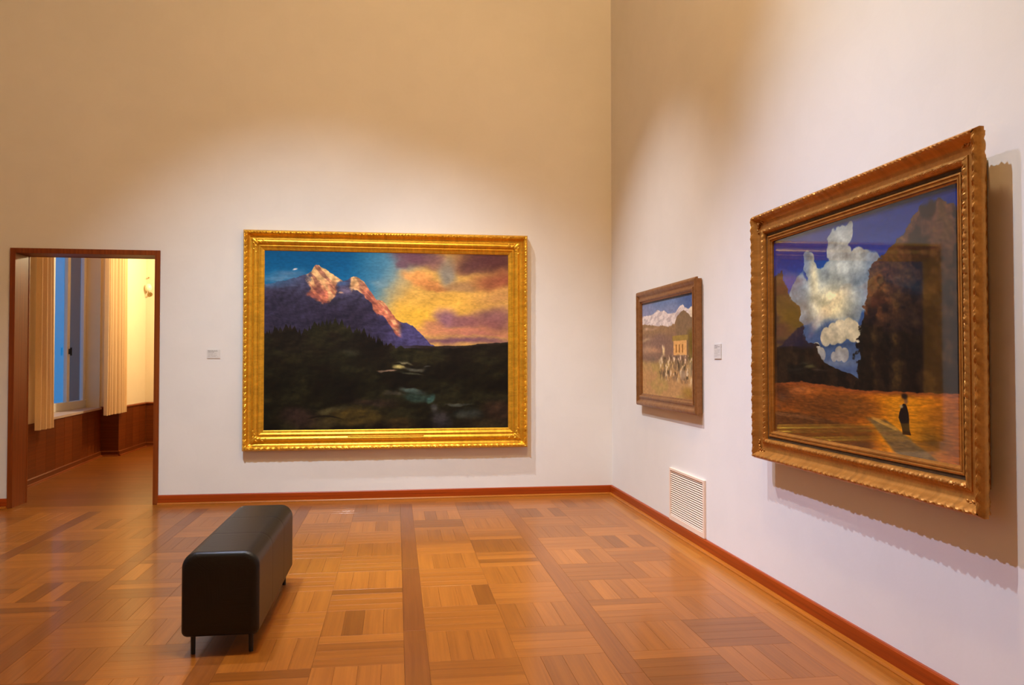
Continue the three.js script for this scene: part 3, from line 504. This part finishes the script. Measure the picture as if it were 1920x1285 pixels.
function canvasMat(fn, w, h, rough, gain = 1) {
  const map = tex(w, h, (u, v) => fn(u, v).map((x) => x * gain));
  const bump = tex(512, 512, (u, v) => { const n = 128 + 60 * Math.sin(u * 256 * Math.PI) * Math.sin(v * 256 * Math.PI) + 60 * (fbm(u * 60, v * 60, 3, 66) - 0.5); return [n, n, n]; }, false);
  return new THREE.MeshPhysicalMaterial({ map, bumpMap: bump, bumpScale: 0.00012, roughness: rough, specularIntensity: 0.3 });
}

// ---------------------------------------------------------------- picture frames
function leafy(t, q, period, s) {      // carved leaf relief: t along the rail, q across the band 0..1
  const ph = (t / period) % 1, k = ph < 0 ? ph + 1 : ph;
  const rib = Math.pow(Math.abs(Math.sin(Math.PI * (k + 0.55 * Math.abs(q - 0.5)))), 0.7);
  const lobe = 0.5 + 0.5 * Math.sin(2 * Math.PI * (t / period * 2.0 + 1.7 * q + 0.4 * s));
  return (0.62 * rib + 0.38 * lobe) * Math.pow(Math.sin(Math.PI * clamp(q, 0.02, 0.98)), 0.5) * (0.8 + 0.4 * hash(Math.floor(t / period), s, 12));
}
function railGeo(profile, len, bands, step, seed) {
  // profile: [s inward from the outer edge, d off the wall]; returns rail along +x, outer edge at y = 0, inward = +y
  const n = Math.max(1, Math.round(len / step)), P = [], I = [], U = [], m = profile.length;
  for (let i = 0; i <= n; i++) for (let j = 0; j < m; j++) {
    const [s, d] = profile[j], x = s + (len - 2 * s) * (i / n); let e = 0;
    for (const b of bands) if (s >= b.s0 - 1e-6 && s <= b.s1 + 1e-6) e += b.amp * (b.kind === 'bead' ? Math.pow(Math.abs(Math.sin(Math.PI * x / b.period)), 0.8) * Math.sin(Math.PI * (s - b.s0) / (b.s1 - b.s0)) : leafy(x - len / 2, (s - b.s0) / (b.s1 - b.s0), b.period, seed));
    P.push(x, s, d + e); U.push(x, s + d);
  }
  for (let i = 0; i < n; i++) for (let j = 0; j < m - 1; j++) { const a = i * m + j, b = a + 1, c = a + m, d = c + 1; I.push(a, c, d, a, d, b); }
  const g = new THREE.BufferGeometry(); g.setAttribute('position', new THREE.Float32BufferAttribute(P, 3)); g.setAttribute('uv', new THREE.Float32BufferAttribute(U, 2)); g.setIndex(I);
  return toCreasedNormals(g, 0.7);
}
function dense(pts, bands, fine = 0.004) {    // resample the profile finely inside ornament bands
  const out = [pts[0]];
  for (let i = 1; i < pts.length; i++) {
    const a = pts[i - 1], b = pts[i], inB = bands.some((q) => Math.min(a[0], b[0]) >= q.s0 - 1e-6 && Math.max(a[0], b[0]) <= q.s1 + 1e-6), k = inB ? Math.max(1, Math.ceil(Math.hypot(b[0] - a[0], b[1] - a[1]) / fine)) : 1;
    for (let j = 1; j <= k; j++) out.push([mix(a[0], b[0], j / k), mix(a[1], b[1], j / k)]);
  }
  return out;
}
function arc(x0, y0, x1, y1, bulge, n) { const o = []; const nx = -(y1 - y0), ny = x1 - x0; for (let i = 1; i <= n; i++) { const t = i / n, k = bulge * Math.sin(Math.PI * t); o.push([mix(x0, x1, t) + nx * k, mix(y0, y1, t) + ny * k]); } return o; }
function cornerLeaf(mat, parent, x, y, sx, sy, d, size) {
  const parts = [];
  const lobe = (px, py, rx, ry, rz, turn) => { const g = new THREE.SphereGeometry(1, 14, 10); g.scale(rx, ry, rz); g.rotateZ(turn); g.translate(px, py, 0); parts.push(g); };
  lobe(0.02, 0.02, 0.5, 0.22, 0.26, Math.PI / 4);
  for (const s of [0, 1]) for (let k = 0; k < 4; k++) { const a = 0.25 + 0.34 * k, b = 0.10 * (k % 2 ? 1 : -1), px = s ? b : a, py = s ? a : b; lobe(px, py, 0.24 - 0.025 * k, 0.11, 0.20 - 0.02 * k, (s ? Math.PI / 2 : 0) + (k % 2 ? 0.6 : -0.6)); }
  const g = mergeGeometries(parts.map((q) => q.toNonIndexed())); g.scale(size * sx, size * sy, size * 0.55);
  if (sx * sy < 0) { const p = g.attributes.position, nn = g.attributes.normal; for (const at of [p, nn, g.attributes.uv]) { const w = at.itemSize; for (let i = 0; i < at.count; i += 3) for (let c = 0; c < w; c++) { const t = at.array[(i + 1) * w + c]; at.array[(i + 1) * w + c] = at.array[(i + 2) * w + c]; at.array[(i + 2) * w + c] = t; } } }
  g.translate(x, y, d); return obj('corner_leaf', g, mat, parent);
}
function frame(parent, W, H, profile, bands, mat, step) {   // parent: origin at bottom centre on the wall plane
  const pr = dense(profile, bands);
  const names = [['frame_rail', W, 0, [-W / 2, 0]], ['frame_rail', H, Math.PI / 2, [W / 2, 0]], ['frame_rail', W, Math.PI, [W / 2, H]], ['frame_rail', H, -Math.PI / 2, [-W / 2, H]]];
  return names.map(([n, len, turn, at], i) => { const g = railGeo(pr, len, bands, step, i + 1); g.rotateZ(turn); g.translate(at[0], at[1], 0); return obj(n, g, mat, parent); });
}
const giltTone = tex(512, 512, (u, v) => { const a = u + 0.02 * vnoise(u * 9, v * 9, 63, 9, 9), b = v + 0.02 * vnoise(u * 9, v * 9, 64, 9, 9), n = 0.4 * vnoise(a * 22, b * 22, 61, 22, 22) + 0.3 * vnoise(a * 47, b * 47, 65, 47, 47) + 0.3 * vnoise(u * 110, v * 110, 62, 110, 110), k = 1 - 0.22 * n; return [255 * k, 252 * Math.pow(k, 1.1), 248 * Math.pow(k, 1.25)]; }, true, true); giltTone.repeat.set(1.3, 1.3);
const giltRough = tex(256, 256, (u, v) => { const n = 0.5 * vnoise(u * 18, v * 18, 71, 18, 18) + 0.5 * vnoise(u * 50, v * 50, 72, 50, 50), k = 170 + 80 * n; return [k, k, k]; }, false, true); giltRough.repeat.set(1.3, 1.3);
M.gold = new THREE.MeshStandardMaterial({ color: lin(1.0, 0.56, 0.045), metalness: 0.72, roughness: 0.46, map: giltTone, roughnessMap: giltRough });
M.antique = new THREE.MeshStandardMaterial({ color: lin(0.60, 0.28, 0.055), metalness: 0.7, roughness: 0.52, map: giltTone, roughnessMap: giltRough });
M.antiqueDark = new THREE.MeshStandardMaterial({ color: lin(0.10, 0.06, 0.025), metalness: 0.4, roughness: 0.55, map: giltTone });
M.bronze = new THREE.MeshStandardMaterial({ color: lin(0.40, 0.185, 0.065), metalness: 0.55, roughness: 0.48, map: giltTone, roughnessMap: giltRough });
M.backing = new THREE.MeshStandardMaterial({ color: lin(0.12, 0.07, 0.035), roughness: 0.9 });

{ // large mountain landscape
  const x0 = -1.605, x1 = 1.441, y0 = 0.545, y1 = 2.888, W = x1 - x0, H = y1 - y0, S = 0.214;
  const g = thing('framed_painting', 'large gold framed painting of a glowing snowy peak at sunset', 'painting', [(x0 + x1) / 2, y0, 0.014]);
  const bands = [{ s0: 0.006, s1: 0.046, amp: 0.016, period: 0.062 }];
  const prof = [[0.02, 0.0], [0.0, 0.002], [0.0, 0.052], [0.006, 0.060], ...arc(0.006, 0.060, 0.046, 0.070, 0.28, 8), [0.050, 0.062], ...arc(0.050, 0.062, 0.094, 0.040, -0.22, 8), [0.094, 0.046], ...arc(0.094, 0.046, 0.150, 0.044, 0.30, 10), [0.153, 0.034], [0.160, 0.034], [0.160, 0.042], [0.168, 0.043], [0.171, 0.038], ...arc(0.171, 0.038, 0.206, 0.024, -0.10, 5), [0.207, 0.020], [S, 0.017], [S, 0.004]];
  const rails = frame(g, W, H, prof, bands, M.gold, 0.0125);
  for (const sx of [-1, 1]) for (const sy of [-1, 1]) cornerLeaf(M.gold, rails[sy < 0 ? 0 : 2], sx * (W / 2 - 0.118), H / 2 + sy * (H / 2 - 0.118), -sx, -sy, 0.055, 0.095);
  obj('name_plate', rbox(-0.43, 0.38, 0.133, 0.150, 0.044, 0.060, 0.004), M.gold, rails[0]);
  const cw = W - 2 * S + 0.02, ch = H - 2 * S + 0.02, cv = new THREE.BoxGeometry(cw, ch, 0.02); cv.translate(0, H / 2, 0.004);
  obj('painted_canvas', cv, canvasMat(paintMountain, 1400, 1024, 0.55, 1.0), g);
}
function sidePainting(name, label, z0, z1, y0, y1, gap) { return thing(name, label, 'painting', [XR - gap, y0, (z0 + z1) / 2], -Math.PI / 2); }
{ // cloud and field landscape, near
  const z0 = 3.917, z1 = 5.993, y0 = 0.873, y1 = 2.438, W = z1 - z0, H = y1 - y0, S = 0.185;
  const g = sidePainting('framed_painting', 'antique gold framed painting of a towering cloud over an orange field', z0, z1, y0, y1, 0.004);
  const bands = [{ s0: 0.004, s1: 0.030, amp: 0.012, period: 0.055 }, { s0: 0.100, s1: 0.128, amp: 0.009, period: 0.034 }];
  const prof = [[0.10, 0.0], [0.10, 0.066], [0.014, 0.068], [0.012, 0.072], [0.012, 0.088], [0.0, 0.092], [0.0, 0.112], [0.004, 0.116], ...arc(0.004, 0.116, 0.030, 0.120, 0.25, 6), [0.034, 0.116], ...arc(0.034, 0.116, 0.092, 0.088, -0.20, 9), [0.094, 0.094], [0.100, 0.094], ...arc(0.100, 0.094, 0.128, 0.088, 0.22, 6), [0.131, 0.076]];
  const prof2 = [[0.131, 0.076], [0.150, 0.072]], prof3 = [[0.150, 0.072], [0.150, 0.082], [0.158, 0.084], [0.161, 0.076], [0.168, 0.074], [0.168, 0.080], [0.175, 0.081], [0.178, 0.070], [S, 0.067], [S, 0.05]];
  const rails = frame(g, W, H, prof, bands, M.antique, 0.0085);
  for (const f of frame(g, W, H, prof3, [], M.antique, 10)) f.name = 'inner_fillet';
  { const pr = dense([[0.131, 0.076], [0.150, 0.072]], [{ s0: 0.131, s1: 0.150 }], 0.003), b = [{ s0: 0.131, s1: 0.150, amp: 0.003, period: 0.03 }];
    [[W, 0, [-W / 2, 0]], [H, Math.PI / 2, [W / 2, 0]], [W, Math.PI, [W / 2, H]], [H, -Math.PI / 2, [-W / 2, H]]].forEach(([len, turn, at], i) => { const q = railGeo(pr, len, b, 0.008, i + 5); q.rotateZ(turn); q.translate(at[0], at[1], 0); obj('frieze', q, M.antiqueDark, g); }); }
  for (const sx of [-1, 1]) for (const sy of [-1, 1]) cornerLeaf(M.antique, rails[sy < 0 ? 0 : 2], sx * (W / 2 - 0.050), H / 2 + sy * (H / 2 - 0.050), -sx, -sy, 0.098, 0.05);
  const cw = W - 2 * S + 0.02, ch = H - 2 * S + 0.02, cv = new THREE.BoxGeometry(cw, ch, 0.02); cv.translate(0, H / 2, 0.046);
  obj('painted_canvas', cv, canvasMat(paintField, 1280, 960, 0.6, 1.0), g);
  obj('glass_pane', new THREE.BoxGeometry(cw - 0.026, ch - 0.026, 0.002).rotateY(-0.011).translate(0, H / 2, 0.068), new THREE.MeshPhysicalMaterial({ color: 0xffffff, transmission: 1, thickness: 0, roughness: 0.03, ior: 1.3 }), g);
  obj('backing_board', new THREE.BoxGeometry(W - 0.21, H - 0.21, 0.035).translate(0, H / 2, 0.018), M.backing, g);
}
{ // village scene, far
  const z0 = 1.145, z1 = 2.76, y0 = 1.065, y1 = 2.17, W = z1 - z0, H = y1 - y0, S = 0.115;
  const g = sidePainting('framed_painting', 'brown framed painting of a sunny crowd below snowy mountains', z0, z1, y0, y1, 0.004);
  const prof = [[0.03, 0.0], [0.012, 0.002], [0.012, 0.034], [0.0, 0.038], [0.0, 0.052], ...arc(0.0, 0.052, 0.04, 0.058, 0.20, 6), [0.044, 0.050], ...arc(0.044, 0.050, 0.074, 0.046, -0.12, 6), [0.076, 0.053], ...arc(0.076, 0.053, 0.098, 0.050, 0.2, 5), [0.101, 0.040], [S, 0.036], [S, 0.015]];
  frame(g, W, H, prof, [{ s0: 0.004, s1: 0.036, amp: 0.002, period: 0.11 }], M.bronze, 0.02);
  const cw = W - 2 * S + 0.02, ch = H - 2 * S + 0.02, cv = new THREE.BoxGeometry(cw, ch, 0.012); cv.translate(0, H / 2, 0.022);
  obj('painted_canvas', cv, canvasMat(paintVillage, 900, 600, 0.6, 1.0), g);
}

// ---------------------------------------------------------------- wall labels
function wallLabel(label, pos, turn, w, h, seed) {
  const t = thing('wall_label', label, 'label', pos, turn);
  const R = rng(seed), lines = []; for (let i = 0; i < 9; i++) lines.push([0.10 + 0.085 * i + (i > 2 ? 0.05 : 0), 0.35 + 0.5 * R(), i < 3 ? 0.035 : 0.022]);
  const map = tex(256, Math.round(256 * h / w), (u, v) => { let k = 214; for (const [y, l, th] of lines) if (Math.abs(v - y) < th / 2 && u > 0.08 && u < 0.08 + l && vnoise(u * 60, y * 100, seed) > 0.3) k = th > 0.03 ? 96 : 138; return [k, k * 0.985, k * 0.965]; });
  obj('label_card', new THREE.BoxGeometry(w, h, 0.006).translate(0, 0, 0.003), new THREE.MeshStandardMaterial({ map, roughness: 0.6 }), t);
}
wallLabel('small white text label on the wall left of the mountain painting', [-1.912, 1.569, 0], 0, 0.136, 0.092, 5);
wallLabel('small grey text label on the wall between the two side paintings', [XR, 1.57, 3.055], -Math.PI / 2, 0.135, 0.112, 9);

// ---------------------------------------------------------------- wall vent
{
  const z0 = 1.985, z1 = 2.80, y0 = 0.0975, y1 = 0.555, w = z1 - z0, h = y1 - y0;
  const v = thing('air_vent', 'cream louvred air vent low on the wall under the village painting', 'vent', [XR, y0, (z0 + z1) / 2], -Math.PI / 2);
  obj('vent_shade', box2(-w / 2 + 0.01, w / 2 - 0.01, 0.01, h - 0.01, 0, 0.004), M.ventShade, v);
  const fr = 0.028;
  obj('frame_side', rbox(-w / 2, -w / 2 + fr, 0, h, 0, 0.02, 0.003), M.vent, v); obj('frame_side', rbox(w / 2 - fr, w / 2, 0, h, 0, 0.02, 0.003), M.vent, v);
  obj('frame_rail', rbox(-w / 2 + fr, w / 2 - fr, 0, 0.045, 0, 0.02, 0.003), M.vent, v); obj('frame_rail', rbox(-w / 2 + fr, w / 2 - fr, h - 0.022, h, 0, 0.02, 0.003), M.vent, v);
  const n = 21, a = 0.045, b = h - 0.022, st = (b - a) / n, sg = new RoundedBoxGeometry(w - 2 * fr, 0.0132, 0.003, 1, 0.001); sg.rotateX(-0.62);
  for (let i = 0; i < n; i++) { const s = obj('slat', sg, M.vent, v); s.position.set(0, a + (i + 0.5) * st, 0.010); }
}

// ---------------------------------------------------------------- bench
{
  const x0 = -1.072, x1 = -0.690, z0 = 3.235, z1 = 4.61, y0 = 0.10, y1 = 0.525;
  const t = thing('leather_bench', 'black leather upholstered bench on four thin black legs', 'bench', [(x0 + x1) / 2, 0, (z0 + z1) / 2]);
  const w = x1 - x0, L = z1 - z0, h = y1 - y0, prof = [];
  const corner = (cx, cy, r, a0, n) => { for (let i = 0; i <= n; i++) { const a = a0 + (Math.PI / 2) * i / n; prof.push([cx + r * Math.cos(a), cy + r * Math.sin(a)]); } };
  const rt = 0.075, rb = 0.03;
  corner(w / 2 - rt, h / 2 - rt, rt, 0, 10); corner(-w / 2 + rt, h / 2 - rt, rt, Math.PI / 2, 10); corner(-w / 2 + rb, -h / 2 + rb, rb, Math.PI, 6); corner(w / 2 - rb, -h / 2 + rb, rb, 1.5 * Math.PI, 6);
  const st = [], re = 0.028; for (let i = 0; i <= 6; i++) { const a = (Math.PI / 2) * i / 6; st.push([-L / 2 + re * (1 - Math.sin(a)), re * (1 - Math.cos(a))]); } st.reverse();
  st.sort((p, q) => p[0] - q[0]);
  const mid = []; const N = 96; for (let i = 1; i < N; i++) { const z = -L / 2 + re + (L - 2 * re) * i / N; let k = 0; for (const s of [-L / 6, L / 6]) k = Math.max(k, Math.exp(-(((z - s) / 0.007) ** 2))); const puff = 0; mid.push([z, 0.003 * k - puff]); }
  const stations = [...st, ...mid, ...st.map(([z, k]) => [-z, k]).reverse()].filter((s, i, a) => i === 0 || s[0] > a[i - 1][0] + 1e-6);
  const P = [], I = [], U = [], m = prof.length;
  stations.forEach(([z, k]) => prof.forEach(([px, py], j) => {
    const sx = 1 - 2 * k / w, sy = 1 - 2 * k / h, sag = py > 0 ? 0.004 * Math.sin(Math.PI * (px / w + 0.5)) : 0;
    P.push(px * sx, (y0 + y1) / 2 + py * sy + sag * sy, z); U.push(j * 0.02, z);
  }));
  for (let i = 0; i < stations.length - 1; i++) for (let j = 0; j < m; j++) { const a = i * m + j, b = i * m + (j + 1) % m, c = a + m, d = b + m; I.push(a, b, d, a, d, c); }
  for (const [base, flip] of [[0, 1], [(stations.length - 1) * m, 0]]) { for (let j = 1; j < m - 1; j++) flip ? I.push(base, base + j + 1, base + j) : I.push(base, base + j, base + j + 1); }
  const g = new THREE.BufferGeometry(); g.setAttribute('position', new THREE.Float32BufferAttribute(P, 3)); g.setAttribute('uv', new THREE.Float32BufferAttribute(U, 2)); g.setIndex(I);
  const leatherBump = tex(512, 512, (u, v) => { const n = 0.5 * vnoise(u * 90, v * 90, 81, 90, 90) + 0.5 * vnoise(u * 180, v * 180, 82, 180, 180); return [n * 255, n * 255, n * 255]; }, false, true); leatherBump.repeat.set(3, 3);
  M.leather = new THREE.MeshPhysicalMaterial({ color: lin(0.011, 0.008, 0.005), roughness: 0.40, specularIntensity: 0.6, bumpMap: leatherBump, bumpScale: 0.0006 });
  obj('cushion', toCreasedNormals(g, 0.9), M.leather, t);
  for (const sx of [-1, 1]) for (const sz of [-1, 1]) {
    const l = obj('leg', new THREE.CylinderGeometry(0.0125, 0.0115, 0.104, 16).translate(0, 0.052, 0), M.black, t); l.position.set(sx * 0.143, 0, sz * (L / 2 - 0.065));
  }
}

// ---------------------------------------------------------------- ceiling tracks with picture spots, added fill globe of the hall
{
  const trackMat = M.white, up = CEIL - 7.27 - 0.035;
  const track = (label, pos, bar, hang) => { const t = thing('light_track', label, 'light track', pos); obj('track_bar', bar, trackMat, t); for (const [x, z] of hang) obj('hanger', new THREE.CylinderGeometry(0.006, 0.006, up, 8).translate(x, 0.035 + up / 2, z), M.black, t); };
  track('white ceiling light track before the mountain painting wall', [-1.0, 7.27, 4.5], rbox(-2.6, 1.8, 0, 0.035, -0.018, 0.018, 0.003), [[-2.2, 0], [1.6, 0]]);
  track('white ceiling light track along the side wall, before the village painting', [-0.9, 7.27, 2.9], rbox(-0.018, 0.018, 0, 0.035, -1.2, 1.5, 0.003), [[0, -1], [0, 1.3]]);
  track('white ceiling light track along the side wall, over the viewer', [-0.5, 7.27, 6.6], rbox(-0.018, 0.018, 0, 0.035, -1.8, 2.4, 0.003), [[0, -1.6], [0, 2]]);
  track('short white ceiling light track left of the others', [-1.9, 7.27, 3.2], rbox(-0.018, 0.018, 0, 0.035, -0.6, 0.6, 0.003), [[0, -0.5], [0, 0.5]]);
  const names = ['white spotlight aimed at the mountain painting', 'white spotlight aimed at the village painting', 'white spotlight aimed at the cloud painting', 'white spotlight crossing towards the cloud painting'];
  SPOTS.forEach((s, i) => {
    const at = new THREE.Vector3(...s.at), aim = new THREE.Vector3(...s.aim), dir = aim.clone().sub(at).normalize();
    const g = thing('ceiling_spotlight', names[i], 'spotlight', s.at, 0, 'ceiling spotlights above the frame');
    const q = new THREE.Quaternion().setFromUnitVectors(new THREE.Vector3(0, -1, 0), dir);
    const hd = obj('lamp_head', new THREE.LatheGeometry([[0.001, 0.16], [0.04, 0.155], [0.05, 0.14], [0.052, 0.0], [0.046, 0.0], [0.044, 0.03]].map((p) => new THREE.Vector2(...p)), 28), trackMat, g); hd.quaternion.copy(q);
    obj('lamp_lens', new THREE.CylinderGeometry(0.044, 0.044, 0.006, 24).translate(0, 0.027, 0), new THREE.MeshStandardMaterial({ color: lin(0.8, 0.8, 0.8), emissive: s.color, emissiveIntensity: 3 }), hd);
    obj('stem', new THREE.CylinderGeometry(0.01, 0.01, 0.27, 10).translate(-dir.x * 0.1, 0.135, -dir.z * 0.1), M.black, g);
    const l = new THREE.SpotLight(s.color, s.cd, 0, s.cone * Math.PI / 180, 1, 2); l.castShadow = true; l.shadow.radius = 1.6; l.shadow.mapSize.set(2048, 2048);
    l.position.copy(dir).multiplyScalar(0.02); l.target.position.copy(aim.clone().sub(at)); g.add(l); g.add(l.target);
  });
  const gl = ['added unseen globe hanging high over the viewer, gives warm fill light'];
  FILL_GLOBES.forEach((s, i) => {
    const g = thing('added_fill_globe', gl[i], 'lamp', s.at);
    obj('globe', new THREE.SphereGeometry(0.16, 28, 20), new THREE.MeshStandardMaterial({ color: lin(0.8, 0.7, 0.5), emissive: FILL_GLOW, emissiveIntensity: 6 }), g);
    obj('collar', new THREE.CylinderGeometry(0.05, 0.06, 0.05, 20).translate(0, 0.175, 0), M.black, g);
    obj('cord', new THREE.CylinderGeometry(0.005, 0.005, CEIL - s.at[1] - 0.2, 8).translate(0, 0.2 + (CEIL - s.at[1] - 0.2) / 2, 0), M.black, g);
    const l = new THREE.PointLight(FILL_GLOW, s.cd, 0, 2); l.castShadow = true; l.shadow.radius = 8; g.add(l);
  });
}

renderer.render(scene, camera);
